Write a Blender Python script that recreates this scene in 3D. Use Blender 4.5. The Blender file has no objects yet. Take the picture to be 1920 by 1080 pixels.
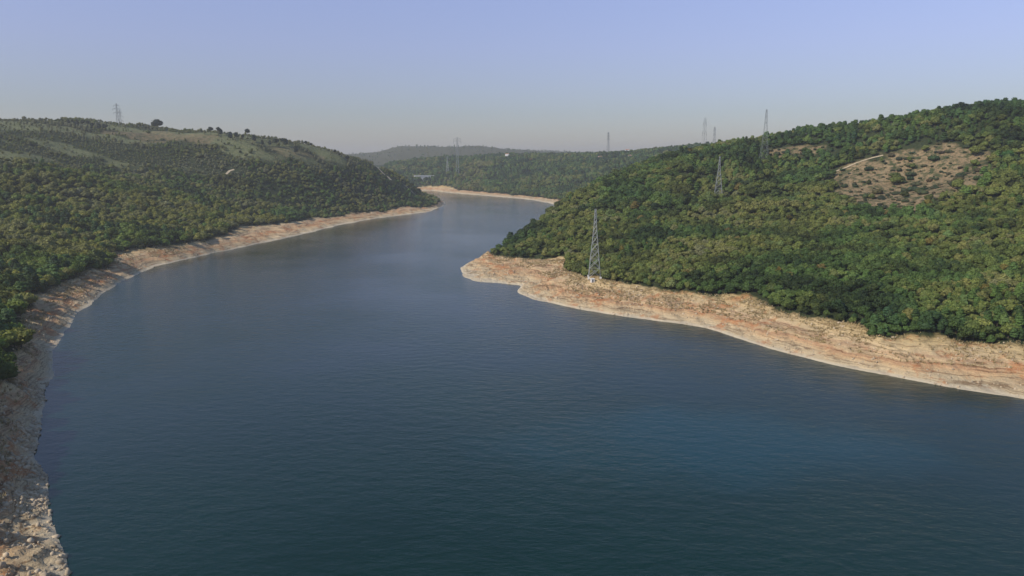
import bpy, math, random
import numpy as np
from mathutils import Vector, Matrix

scene = bpy.context.scene
COL = scene.collection
R = math.radians

# ------------------------------------------------------------------ camera
CAM_H = 90.0
F = 1400.0                        # focal length in pixels of a 1920 px wide frame
PITCH = math.atan(240.0 / F)      # horizon lies 240 px above the picture centre
cam_d = bpy.data.cameras.new('camera')
cam_d.sensor_width = 36.0
cam_d.lens = 36.0 * F / 1920.0
cam_d.clip_start = 1.0
cam_d.clip_end = 40000.0
cam = bpy.data.objects.new('camera', cam_d)
cam.location = (0, 0, CAM_H)
cam.rotation_euler = (math.pi / 2 - PITCH, 0, 0)
COL.objects.link(cam)
scene.camera = cam

# ------------------------------------------------------------------ sky and sun
SUN_EL = R(39)
SUN_AZ = R(-120)                  # compass style: 0 = +Y (view direction), negative = left
world = bpy.data.worlds.new('World')
scene.world = world
world.use_nodes = True
wt = world.node_tree
for n in list(wt.nodes):
    wt.nodes.remove(n)
wo = wt.nodes.new('ShaderNodeOutputWorld')
bg = wt.nodes.new('ShaderNodeBackground')
sky = wt.nodes.new('ShaderNodeTexSky')
sky.sky_type = 'NISHITA'
sky.sun_disc = False
sky.sun_elevation = SUN_EL
sky.sun_rotation = SUN_AZ
sky.altitude = 300
sky.air_density = 1.0
sky.dust_density = 0.6
sky.ozone_density = 4.0
gm = wt.nodes.new('ShaderNodeMixRGB')
gm.blend_type = 'MULTIPLY'
gm.inputs[0].default_value = 1.0
gm.inputs[2].default_value = (1.07, 0.93, 0.96, 1)
wt.links.new(sky.outputs[0], gm.inputs[1])
# dull, dusty air low over the horizon: the sky gets greyer there instead of whiter
tcw = wt.nodes.new('ShaderNodeTexCoord'); spw = wt.nodes.new('ShaderNodeSeparateXYZ')
wt.links.new(tcw.outputs['Generated'], spw.inputs[0])
skr = wt.nodes.new('ShaderNodeValToRGB'); el = skr.color_ramp.elements
SKY_STOPS = [(0.0, (.51, .51, .50)), (.06, (.60, .59, .585)), (.14, (.88, .77, .81)), (.22, (1.09, .94, .97)), (.38, (.84, 1.0, 1.0))]
while len(el) < len(SKY_STOPS): el.new(.5)
for e_, (p_, c_) in zip(el, SKY_STOPS): e_.position = p_; e_.color = (*c_, 1)
wt.links.new(spw.outputs[2], skr.inputs[0])
gm2 = wt.nodes.new('ShaderNodeMixRGB'); gm2.blend_type = 'MULTIPLY'; gm2.inputs[0].default_value = 1.0
wt.links.new(gm.outputs[0], gm2.inputs[1]); wt.links.new(skr.outputs[0], gm2.inputs[2])
wt.links.new(gm2.outputs[0], bg.inputs[0])
bg.inputs[1].default_value = 0.118
wt.links.new(bg.outputs[0], wo.inputs[0])

sd_ = bpy.data.lights.new('sun', 'SUN')
sd_.energy = 3.3
sd_.angle = R(0.6)
sd_.color = (1.0, 0.93, 0.82)
sun = bpy.data.objects.new('sun', sd_)
sv = Vector((math.sin(SUN_AZ) * math.cos(SUN_EL), math.cos(SUN_AZ) * math.cos(SUN_EL), math.sin(SUN_EL)))
sun.rotation_euler = sv.to_track_quat('Z', 'Y').to_euler()
sun.location = (-300, -100, 400)
COL.objects.link(sun)

scene.view_settings.view_transform = 'Standard'
scene.view_settings.look = 'None'
scene.view_settings.exposure = 0.42
scene.view_settings.gamma = 1.0

rng = np.random.default_rng(7)
random.seed(7)

# ------------------------------------------------------------------ helpers
def tag(o, label=None, cat=None, group=None, kind=None):
    if label: o['label'] = label
    if cat: o['category'] = cat
    if group: o['group'] = group
    if kind: o['kind'] = kind
    return o

def link(o, parent=None):
    COL.objects.link(o)
    if parent: o.parent = parent
    return o

def empty(name, loc, rz=0.0, sc=1.0):
    o = bpy.data.objects.new(name, None)
    o.empty_display_size = 1.0
    o.location = loc
    o.rotation_euler = (0, 0, rz)
    o.scale = (sc, sc, sc) if not isinstance(sc, tuple) else sc
    COL.objects.link(o)
    return o

def mesh_np(name, V, Fq, mat=None, smooth=False, k=4):
    """fast mesh from numpy: V (n,3), Fq (m,k)"""
    me = bpy.data.meshes.new(name)
    V = np.asarray(V, dtype=np.float32); Fq = np.asarray(Fq, dtype=np.int32)
    m = len(Fq)
    me.vertices.add(len(V)); me.vertices.foreach_set('co', V.ravel())
    me.loops.add(m * k); me.loops.foreach_set('vertex_index', Fq.ravel())
    me.polygons.add(m)
    me.polygons.foreach_set('loop_start', np.arange(0, m * k, k, dtype=np.int32))
    me.polygons.foreach_set('loop_total', np.full(m, k, dtype=np.int32))
    if smooth: me.polygons.foreach_set('use_smooth', np.ones(m, dtype=bool))
    me.update(calc_edges=True)
    if mat: me.materials.append(mat)
    return me

def fattr(me, name, data):
    a = me.attributes.new(name, 'FLOAT', 'POINT')
    a.data.foreach_set('value', np.asarray(data, dtype=np.float32).ravel())

class MB:
    def __init__(s): s.v = []; s.f = []
    def box(s, c, d, rz=0.0):
        b = len(s.v); cz, sz = math.cos(rz), math.sin(rz)
        for i in (-1, 1):
            for j in (-1, 1):
                for k in (-1, 1):
                    x, y, z = i * d[0] / 2, j * d[1] / 2, k * d[2] / 2
                    s.v.append((c[0] + x * cz - y * sz, c[1] + x * sz + y * cz, c[2] + z))
        for q in ((0,1,3,2),(4,6,7,5),(0,4,5,1),(2,3,7,6),(0,2,6,4),(1,5,7,3)):
            s.f.append(tuple(b + i for i in q))
    def bar(s, a, c, t, t2=None, n=4):
        a = Vector(a); c = Vector(c); t2 = t if t2 is None else t2
        d = (c - a).normalized()
        u = d.orthogonal().normalized(); w = d.cross(u)
        b = len(s.v)
        for p, r in ((a, t), (c, t2)):
            for i in range(n):
                an = 2 * math.pi * (i + .5) / n
                s.v.append(tuple(p + (u * math.cos(an) + w * math.sin(an)) * r * .7071))
        for i in range(n):
            j = (i + 1) % n
            s.f.append((b + i, b + j, b + n + j, b + n + i))
        s.f.append(tuple(b + i for i in reversed(range(n))))
        s.f.append(tuple(b + n + i for i in range(n)))
    def tri(s, pts):
        b = len(s.v); s.v += [tuple(p) for p in pts]; s.f.append(tuple(range(b, b + len(pts))))
    def build(s, name, mat, parent=None):
        me = bpy.data.meshes.new(name); me.from_pydata(s.v, [], s.f); me.update()
        me.materials.append(mat)
        return link(bpy.data.objects.new(name, me), parent)

def N(nt, t, **kw):
    n = nt.nodes.new(t)
    for k, v in kw.items(): setattr(n, k, v)
    return n

def new_mat(name):
    m = bpy.data.materials.new(name); m.use_nodes = True
    nt = m.node_tree
    b = nt.nodes['Principled BSDF']
    return m, nt, b

def ramp(nt, stops, interp='LINEAR'):
    r = nt.nodes.new('ShaderNodeValToRGB')
    el = r.color_ramp.elements
    r.color_ramp.interpolation = interp
    while len(el) < len(stops): el.new(0.5)
    for e, (p, c) in zip(el, stops):
        e.position = p; e.color = (*c, 1) if len(c) == 3 else c
    return r

def simple_mat(name, col, rough=0.7, metal=0.0, var=0.25, scale=0.6):
    m, nt, b = new_mat(name)
    tc = N(nt, 'ShaderNodeTexCoord'); no = N(nt, 'ShaderNodeTexNoise')
    no.inputs['Scale'].default_value = scale; no.inputs['Detail'].default_value = 5
    nt.links.new(tc.outputs['Object'], no.inputs['Vector'])
    r = ramp(nt, [(0.3, tuple(c * (1 - var) for c in col)), (0.7, tuple(min(1, c * (1 + var)) for c in col))])
    nt.links.new(no.outputs['Fac'], r.inputs[0]); nt.links.new(r.outputs[0], b.inputs['Base Color'])
    b.inputs['Roughness'].default_value = rough; b.inputs['Metallic'].default_value = metal
    b.inputs['Specular IOR Level'].default_value = 0.3
    return m

# pixel (in the 1920x1080 photograph) -> viewing ray
cp, sp = math.cos(PITCH), math.sin(PITCH)
def ray(px, py):
    u = (px - 960.0) / F; v = (540.0 - py) / F
    return np.array([u, v * sp + cp, v * cp - sp])
def at_z(px, py, z=0.0):
    d = ray(px, py); t = (z - CAM_H) / d[2]
    return (d[0] * t, d[1] * t)
def at_d(px, py, D):
    d = ray(px, py); t = D / d[1]
    return (d[0] * t, D, CAM_H + d[2] * t)
def project(x, y, z):
    x = np.asarray(x, float); y = np.asarray(y, float); z = np.asarray(z, float) - CAM_H
    dep = y * cp - z * sp; up = y * sp + z * cp
    return 960 + F * x / dep, 540 - F * up / dep, dep

# ------------------------------------------------------------------ survey of the reservoir
SHORE_L = [(170,1330),(150,1180),(135,1080),(122,1030),(102,975),(82,905),(78,872),(68,850),(67,800),(84,742),(98,700),(108,660),(120,620),
           (146,588),(168,568),(200,545),(240,521),(272,505),(330,490),(400,475),(480,458),(560,441),(640,422),
           (700,410),(760,403),(805,397),(824,390)]
SHORE_FAR = [(812,357),(840,361),(900,366),(960,371),(1000,375),(1030,381),(1052,387)]
SHORE_R = [(866,500),(863,510),(870,522),(890,528),(930,531),(982,534),(966,548),(1000,561),(1050,573),(1100,583),
           (1200,598),(1300,611),(1342,620),(1400,640),(1500,669),(1600,693),(1700,712),(1800,729),(1920,748),(2100,775),(2400,812)]
def dpt(px, D):          # a point in plan: on the pixel column, D metres out
    return ((px - 960.0) / F * D * cp, D)
poly = [(-95, -500)] + [at_z(*p) for p in SHORE_L] + [dpt(831,1480), dpt(833,1620), dpt(816,1760), dpt(785,1900), dpt(750,2080), dpt(755,2250)]
poly += [at_z(*p) for p in SHORE_FAR] + [dpt(1085,1400), dpt(1150,1450), dpt(1210,1620), dpt(1235,1560), dpt(1190,1330), dpt(1110,1150), dpt(1040,1010), dpt(975,850), dpt(915,715)]
poly += [at_z(*p) for p in SHORE_R] + [(420, 60), (430, -500)]
WATER = np.array(poly)

# upper edge of the bare bank = where the trees begin
ZV = 11.0
VEG_L = [(-560,1400),(-420,1180),(-310,1060),(-215,960),(-90,885),(-48,840),(-26,780),(-2,715),(30,645),(46,592),(62,556),(108,530),(160,508),(214,488),(214,471),(300,463),(365,453),
         (432,436),(452,425),(560,409),(592,400),(690,389),(750,381),(818,376)]
VEG_R = [(915,474),(955,484),(1010,486),(1062,484),(1060,504),(1085,515),(1120,521),(1200,534),(1300,549),(1400,557),(1450,576),(1540,599),
         (1620,613),(1650,631),(1700,629),(1780,636),(1850,641),(1920,646),(2100,668),(2400,700)]
vl = [at_z(px, py, ZV) for px, py in VEG_L]
vr = [at_z(px, py, 8.0 if px < 1062 else ZV + 0.5) for px, py in VEG_R]

# heights read off ridge lines: (pixel x, pixel y, distance)
HP = [(-420,215,950),(-150,222,1050),(0,230,1200),(120,236,1250),(224,234,1480),(300,242,1450),(400,256,1300),(480,266,1280),(560,280,1300),(640,293,1350),
      (688,300,1470),(750,331,1500),(800,352,1530),(822,366,1545),
      (0,300,860),(0,450,600),(0,380,760),(200,400,820),(200,320,1080),(400,330,1130),(400,405,930),(550,365,1150),(600,322,1230),(700,345,1340),
      (-300,450,600),(-300,350,800),(-300,600,430),
      # right hill
      (925,480,665),(1000,428,770),(1055,380,860),(1120,345,930),(1180,320,980),(1250,301,1010),(1340,281,980),(1380,272,940),(1440,268,940),(1520,258,900),(1600,248,880),
      (1700,230,850),(1800,212,810),(1920,206,780),(2150,196,760),(2400,190,760),
      (1350,378,745),(1250,450,610),(1500,450,580),(1700,470,500),(1900,500,440),(1700,350,700),(1500,300,850),(1920,330,620),(1650,292,770),(1820,275,730),
      (2250,450,430),(2250,330,600),(1180,420,700),(1080,440,650),
      # middle ridge and far hills
      (700,318,2600),(760,308,2650),(850,297,2750),(940,294,2800),(1060,292,2700),(1150,291,2600),(1250,283,2400),(1340,274,2250),(1480,270,2250),(1700,270,2300),
      (858,322,2320),(960,322,2300),(1060,320,2150),(1180,320,2000),
      (620,296,4400),(700,289,4500),(750,274,4500),(800,275,4600),(850,276,4600),(900,272,4500),(950,282,4500),(1050,285,4600),(1200,290,4600),
      (500,300,4500),(300,300,4500),(1400,295,4500),(1700,300,4500)]
pts = []
for px, py, D in HP: pts.append(at_d(px, py, D))
for p in vl: pts.append((p[0], p[1], ZV))
for q, p in zip(VEG_R, vr): pts.append((p[0], p[1], 8.0 if q[0] < 1062 else ZV + 0.5))
# behind the crests the ground falls away again
for px, D, z in [(0,1700,110),(300,1900,120),(500,1750,60),(640,1700,40),(-400,1500,100),(1300,1350,45),(1450,1350,60),(1700,1300,80),(2000,1200,110),(2400,1150,110),
                 (300,2600,80),(0,2800,90),(600,2200,40),(1000,3500,60),(800,3500,50),(600,3500,50),(1300,3300,60),(1600,3000,60),(1600,1800,70)]:
    x, y = dpt(px, D); pts.append((x, y, z))
for x, y, z in [(-9000,2000,90),(-9000,9000,70),(0,10500,60),(9000,9000,70),(9000,2000,90),(-4000,7500,80),(4000,7500,80),(-3500,2500,110),(3500,2500,110),
                (-3000,0,90),(3000,0,90),(-700,100,60),(-250,0,30),(-300,-300,35),(900,100,60),(700,-300,60),(600,60,30),(-220,150,27),(-400,250,50)]:
    pts.append((x, y, z))
# dense zero points along the shore
def resample(P, step_f):
    out = []
    for a, b in zip(P[:-1], P[1:]):
        a = np.array(a); b = np.array(b); L = np.linalg.norm(b - a)
        st = max(15.0, step_f * np.hypot(*(a + b)) / 2)
        n = max(1, int(L / st))
        for i in range(n): out.append(tuple(a + (b - a) * i / n))
    return out
for x, y in resample(list(map(tuple, WATER[1:-1])), 0.05): pts.append((x, y, 0.0))
PT = np.array(pts)
KEEP = [0]
for i in range(1, len(PT)):
    if np.min(np.hypot(PT[KEEP, 0] - PT[i, 0], PT[KEEP, 1] - PT[i, 1])) > 4: KEEP.append(i)
PT = PT[KEEP]
def kern(r): return r
n_ = len(PT)
A = kern(np.hypot(PT[:, None, 0] - PT[None, :, 0], PT[:, None, 1] - PT[None, :, 1]))
A += np.eye(n_) * 1e-3
M_ = np.zeros((n_ + 3, n_ + 3)); M_[:n_, :n_] = A
M_[:n_, n_] = 1; M_[:n_, n_ + 1] = PT[:, 0] / 1000; M_[:n_, n_ + 2] = PT[:, 1] / 1000
M_[n_:, :n_] = M_[:n_, n_:].T
rhs = np.zeros(n_ + 3); rhs[:n_] = PT[:, 2]
W_ = np.linalg.solve(M_, rhs)

def rbf(x, y):
    out = W_[n_] + W_[n_ + 1] * x / 1000 + W_[n_ + 2] * y / 1000
    for i in range(n_):
        out += W_[i] * np.sqrt((x - PT[i, 0]) ** 2 + (y - PT[i, 1]) ** 2)
    return out

def seg_dist(x, y, P, closed=False):
    d = np.full(x.shape, 1e9)
    Q = list(P) + ([P[0]] if closed else [])
    for a, b in zip(Q[:-1], Q[1:]):
        ex, ey = b[0] - a[0], b[1] - a[1]
        t = np.clip(((x - a[0]) * ex + (y - a[1]) * ey) / (ex * ex + ey * ey + 1e-9), 0, 1)
        d = np.minimum(d, (x - a[0] - t * ex) ** 2 + (y - a[1] - t * ey) ** 2)
    return np.sqrt(d)
def inside(x, y, P):
    r = np.zeros(x.shape, bool); n = len(P); j = n - 1
    for i in range(n):
        xi, yi = P[i]; xj, yj = P[j]
        c = ((yi > y) != (yj > y)) & (x < (xj - xi) * (y - yi) / (yj - yi + 1e-12) + xi)
        r ^= c; j = i
    return r

class VNoise:
    def __init__(s, seed): s.t = np.random.default_rng(seed).random((256, 256))
    def __call__(s, x, y):
        xi = np.floor(x).astype(int); yi = np.floor(y).astype(int)
        fx = x - xi; fy = y - yi
        fx = fx * fx * (3 - 2 * fx); fy = fy * fy * (3 - 2 * fy)
        t = s.t
        a = t[xi % 256, yi % 256]; b = t[(xi + 1) % 256, yi % 256]; c = t[xi % 256, (yi + 1) % 256]; d = t[(xi + 1) % 256, (yi + 1) % 256]
        return (a * (1 - fx) + b * fx) * (1 - fy) + (c * (1 - fx) + d * fx) * fy - 0.5
_vn = [VNoise(s) for s in range(11, 19)]
def fbm(x, y, sc, oc=4, k=0):
    o = 0; a = 1.0
    for i in range(oc):
        o = o + a * _vn[(i + k) % 8](x / sc + 17.3 * i, y / sc - 9.1 * i); sc /= 2.03; a *= 0.5
    return o

# smoothed shoreline with small coves
def wobble(P):
    P = np.array(P); out = []
    for a, b in zip(P[:-1], P[1:]):
        L = np.linalg.norm(b - a); n = max(1, int(L / max(2.5, 0.008 * np.hypot(*(a + b)) / 2)))
        n = min(n, 40)
        for i in range(n): out.append(a + (b - a) * i / n)
    out.append(P[-1]); out = np.array(out)
    for _ in range(3):
        out[1:-1] = 0.25 * out[:-2] + 0.5 * out[1:-1] + 0.25 * out[2:]
    t = np.gradient(out, axis=0); nn = np.stack([-t[:, 1], t[:, 0]], 1); nn /= np.linalg.norm(nn, axis=1)[:, None] + 1e-9
    r = np.hypot(out[:, 0], out[:, 1])
    am = np.where(out[:, 0] < 0, 3.0, 1.5) * np.clip(r / 300, .6, 2)
    return out + nn * (fbm(out[:, 0], out[:, 1], 22, 3) * am)[:, None]
WPOLY = wobble(np.vstack([WATER, WATER[:1]]))[:-1]

def height(x, y, detail=True):
    x = np.asarray(x, float); y = np.asarray(y, float)
    h = np.empty(x.shape); SD = np.empty(x.shape)
    xf = x.ravel(); yf = y.ravel(); hf = h.ravel(); sf = SD.ravel()
    for s in range(0, len(xf), 200000):
        a = xf[s:s + 200000]; b = yf[s:s + 200000]
        # distance to shore on a coarse polygon, fine close by
        d = seg_dist(a, b, WATER, True)
        near = d < 60
        if near.any():
            d[near] = seg_dist(a[near], b[near], WPOLY, True)
        ins = inside(a, b, WATER)
        if near.any(): ins[near] = inside(a[near], b[near], WPOLY)
        z = rbf(a, b)
        lo = 0.02 + np.minimum(d, 60) * 0.10
        t = np.clip(d / 7.0, 0, 1)
        z = np.maximum(z, lo)
        z = np.where((b > 1150) & (d < 90), np.minimum(z, .32 * d + 1.5 + np.maximum(d - 45, 0) * .6), z)
        z = z * t + (np.minimum(z, d * 0.32) * (1 - t))
        if detail:
            amp = np.clip((d - 25) / 150, 0, 1)
            z = z + amp * (fbm(a, b, 160, 3) * 9 + fbm(a, b, 38, 3, 2) * 3.0)
            bank = np.clip(d / 5, 0, 1) * np.clip((90 - d) / 40, 0, 1)
            z = z + bank * (fbm(a, b, 10, 4, 1) * 2.4)
            # wave-cut terraces left by the falling water
            z = z + np.clip(d / 3, 0, 1) * np.clip((60 - d) / 30, 0, 1) * (np.hypot(a, b) < 700) * (np.abs(fbm(a, b, 4.5, 3, 5)) - .2) * 1.8
            st = .85; q = z / st; fr = q - np.floor(q)
            z = np.where((z < 13) & (z > .4), z + bank * 0.8 * st * (np.clip((fr - .5) * 2.2 + .5, 0, 1) - fr), z)
            z = np.maximum(z, 0.03 + 0.02 * np.minimum(d, 10))
        z = np.where(ins, -0.15 - np.minimum(d * 0.3, 7.0), z)
        hf[s:s + 200000] = z; sf[s:s + 200000] = np.where(ins, -d, d)
    return hf.reshape(x.shape), sf.reshape(x.shape)

# coarse ray marching from the camera to the ground
def hit(px, py, dmin=120.0, dmax=6000.0):
    d = ray(px, py); d = d / d[1]
    D = np.geomspace(dmin, dmax, 700)
    x = d[0] * D; z = CAM_H + d[2] * D
    h, _ = height(x, D, False)
    hh = np.where(h > z)[0]
    i = hh[0] if len(hh) else len(D) - 1
    return (x[i], D[i], h[i])

# ------------------------------------------------------------------ clearings, fields, tracks
CLEAR_R = [hit(*p)[:2] for p in [(1555,320),(1655,289),(1720,283),(1765,270),(1835,276),(1862,325),(1855,355),(1780,380),(1705,408),(1620,402),(1570,362)]]
CLEAR_U = [hit(*p)[:2] for p in [(1440,281),(1500,277),(1548,272),(1552,286),(1505,293),(1455,295)]]
FIELD_L = [hit(*p)[:2] for p in [(190,246),(232,240),(300,245),(360,254),(402,262),(392,274),(330,268),(255,262)]]
FIELD_B = [hit(*p)[:2] for p in [(480,272),(520,278),(575,288),(600,296),(560,296),(500,286)]]
PATCHES = [(CLEAR_R, 9.0, 1.0), (CLEAR_U, 3.0, .9), (FIELD_L, 14.0, .62), (FIELD_B, 9.0, .5)]
def patch_mask(x, y):
    m = np.zeros(x.shape)
    for P, soft, wt_ in PATCHES:
        d = seg_dist(x, y, P, True); ins = inside(x, y, P)
        s = np.where(ins, d, -d) + fbm(x, y, 22, 4, 3) * soft * 3.4
        m = np.maximum(m, wt_ * np.clip(s / soft + .5, 0, 1))
    return m
TRACKS = [([(698,303),(708,313),(718,324),(722,328)], 5.5), ([(726,330),(733,338)], 6.0), ([(759,349),(768,357),(776,364),(784,371)], 6.5),
          ([(1563,318),(1590,308),(1620,300),(1656,290)], 2.2), ([(424,328),(431,325),(439,321)], 3.5)]
TRK = []
for P, w in TRACKS:
    L = [hit(*p)[:2] for p in P]
    TRK.append((L, w))

vl = [v if q[0] < 540 else hit(q[0], q[1] + 9)[:2] for q, v in zip(VEG_L, vl)]
VL_POLY = [(-3000, -600), (vl[0][0], -600)] + vl + [dpt(824,1600), dpt(806,1720), dpt(770,1850), dpt(740,1950), (-3500, 1950)]
VR_POLY = vr + [(2500, 100), (2500, 1600), dpt(1240,1500), dpt(1200,1300), dpt(1120,1120), dpt(1055,990), dpt(990,840), dpt(930,700)]
def grass_mask(x, y, z):
    up = np.clip((z + fbm(x, y, 60, 3, 2) * 30 - 74) / 12, 0, 1) * (x < -60) * (y < 1700)
    n = fbm(x + y * .3, y * 2.6, 150, 4, 3)
    return up * np.clip((n + .04) / .10, 0, 1)
def veg_mask(x, y, sd):
    """signed metres inside the wooded ground"""
    near = y < 1750
    dl = seg_dist(x, y, vl); dr = seg_dist(x, y, vr)
    il = inside(x, y, VL_POLY); ir = inside(x, y, VR_POLY)
    s = np.where(il, dl, np.where(ir, dr, -np.minimum(dl, dr)))
    far = sd - 36
    return np.where((y > 1950) | ((y > 1600) & (x > -150)), far, np.where(near | il | ir, s, far))

# ------------------------------------------------------------------ materials
def mat_ground():
    m, nt, b = new_mat('ground_soil')
    L = nt.links.new
    geo = N(nt, 'ShaderNodeNewGeometry'); sep = N(nt, 'ShaderNodeSeparateXYZ'); L(geo.outputs['Position'], sep.inputs[0])
    def noise(sc, det=6, rough=.6, vec=None):
        n = N(nt, 'ShaderNodeTexNoise'); n.inputs['Scale'].default_value = sc; n.inputs['Detail'].default_value = det
        n.inputs['Roughness'].default_value = rough; L(vec or geo.outputs['Position'], n.inputs['Vector']); return n
    n1 = noise(.05); n2 = noise(.35, 8, .7); n3 = noise(1.6, 6, .7)
    def math_(op, a, c):
        q = N(nt, 'ShaderNodeMath', operation=op)
        for i, v in enumerate((a, c)):
            if isinstance(v, (int, float)): q.inputs[i].default_value = v
            else: L(v, q.inputs[i])
        return q.outputs[0]
    # height plus wander
    zz = math_('ADD', sep.outputs[2], math_('MULTIPLY', math_('SUBTRACT', n1.outputs[0], .5), 5.0))
    zz = math_('ADD', zz, math_('MULTIPLY', math_('SUBTRACT', n2.outputs[0], .5), 2.4))
    zn = math_('DIVIDE', zz, 14.0)
    base = ramp(nt, [(0.0, (.50,.40,.26)), (.16, (.48,.37,.23)), (.26, (.50,.34,.19)), (.34, (.42,.25,.14)), (.40, (.52,.38,.22)),
                     (.49, (.45,.30,.18)), (.55, (.52,.39,.23)), (.80, (.50,.37,.19)), (1.0, (.40,.28,.12))])
    L(zn, base.inputs[0])
    # thin level lines
    cmb = N(nt, 'ShaderNodeCombineXYZ'); L(math_('MULTIPLY', sep.outputs[0], .04), cmb.inputs[0]); L(math_('MULTIPLY', sep.outputs[1], .04), cmb.inputs[1]); L(math_('MULTIPLY', sep.outputs[2], 2.2), cmb.inputs[2])
    nl = noise(1.0, 5, .65, cmb.outputs[0])
    lr = ramp(nt, [(.38, (.34,.26,.20)), (.47, (.9,.9,.88)), (.62, (1.2,1.18,1.12))]); L(nl.outputs[0], lr.inputs[0])
    mx = N(nt, 'ShaderNodeMixRGB', blend_type='MULTIPLY'); mx.inputs[0].default_value = .75; L(base.outputs[0], mx.inputs[1]); L(lr.outputs[0], mx.inputs[2])
    # rusty patches
    rr = ramp(nt, [(.53, (0,0,0)), (.60, (1,1,1))]); L(noise(.07, 7, .72).outputs[0], rr.inputs[0])
    mr = N(nt, 'ShaderNodeMixRGB'); L(math_('MULTIPLY', rr.outputs[0], .55), mr.inputs[0]); L(mx.outputs[0], mr.inputs[1]); mr.inputs[2].default_value = (.38,.13,.04,1)
    sr = ramp(nt, [(.25, (.55,.5,.45)), (.5, (1,1,1)), (.75, (1.25,1.22,1.18))]); L(n3.outputs[0], sr.inputs[0])
    ms = N(nt, 'ShaderNodeMixRGB', blend_type='MULTIPLY'); ms.inputs[0].default_value = .8; L(mr.outputs[0], ms.inputs[1]); L(sr.outputs[0], ms.inputs[2])
    # pale strip just above the water
    pr = ramp(nt, [(.035, (1,1,1)), (.065, (0,0,0))])
    L(math_('DIVIDE', math_('ADD', sep.outputs[2], math_('MULTIPLY', n2.outputs[0], .6)), 20.0), pr.inputs[0])
    mp = N(nt, 'ShaderNodeMixRGB'); L(math_('MULTIPLY', pr.outputs[0], .75), mp.inputs[0]); L(ms.outputs[0], mp.inputs[1]); mp.inputs[2].default_value = (.54,.46,.33,1)
    # clearings
    at = N(nt, 'ShaderNodeAttribute', attribute_name='bare')
    cr = ramp(nt, [(.42, (.05,.062,.025)), (.48, (.13,.11,.055)), (.53, (.26,.17,.095)), (.57, (.31,.235,.13)), (.63, (.10,.10,.045))]); L(noise(.16, 8, .8).outputs[0], cr.inputs[0])
    # undergrowth
    vr_ = ramp(nt, [(.3, (.018,.026,.012)), (.55, (.04,.05,.02)), (.75, (.075,.07,.032))]); L(n2.outputs[0], vr_.inputs[0])
    ag = N(nt, 'ShaderNodeAttribute', attribute_name='grass')
    gr = ramp(nt, [(.38, (.06,.07,.032)), (.5, (.125,.14,.06)), (.62, (.20,.18,.10))]); L(n2.outputs[0], gr.inputs[0])
    mg = N(nt, 'ShaderNodeMixRGB'); L(ag.outputs['Fac'], mg.inputs[0]); L(vr_.outputs[0], mg.inputs[1]); L(gr.outputs[0], mg.inputs[2])
    mc = N(nt, 'ShaderNodeMixRGB'); L(at.outputs['Fac'], mc.inputs[0]); L(mg.outputs[0], mc.inputs[1]); L(cr.outputs[0], mc.inputs[2])
    av = N(nt, 'ShaderNodeAttribute', attribute_name='veg')
    mv = N(nt, 'ShaderNodeMixRGB'); L(av.outputs['Fac'], mv.inputs[0]); L(mp.outputs[0], mv.inputs[1]); L(mc.outputs[0], mv.inputs[2])
    L(mv.outputs[0], b.inputs['Base Color'])
    b.inputs['Roughness'].default_value = .95; b.inputs['Specular IOR Level'].default_value = .1
    bp = N(nt, 'ShaderNodeBump'); bp.inputs['Distance'].default_value = 1.0; bp.inputs['Strength'].default_value = 1.0
    L(math_('ADD', n2.outputs[0], math_('MULTIPLY', n3.outputs[0], .5)), bp.inputs['Height']); L(bp.outputs[0], b.inputs['Normal'])
    return m

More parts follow.
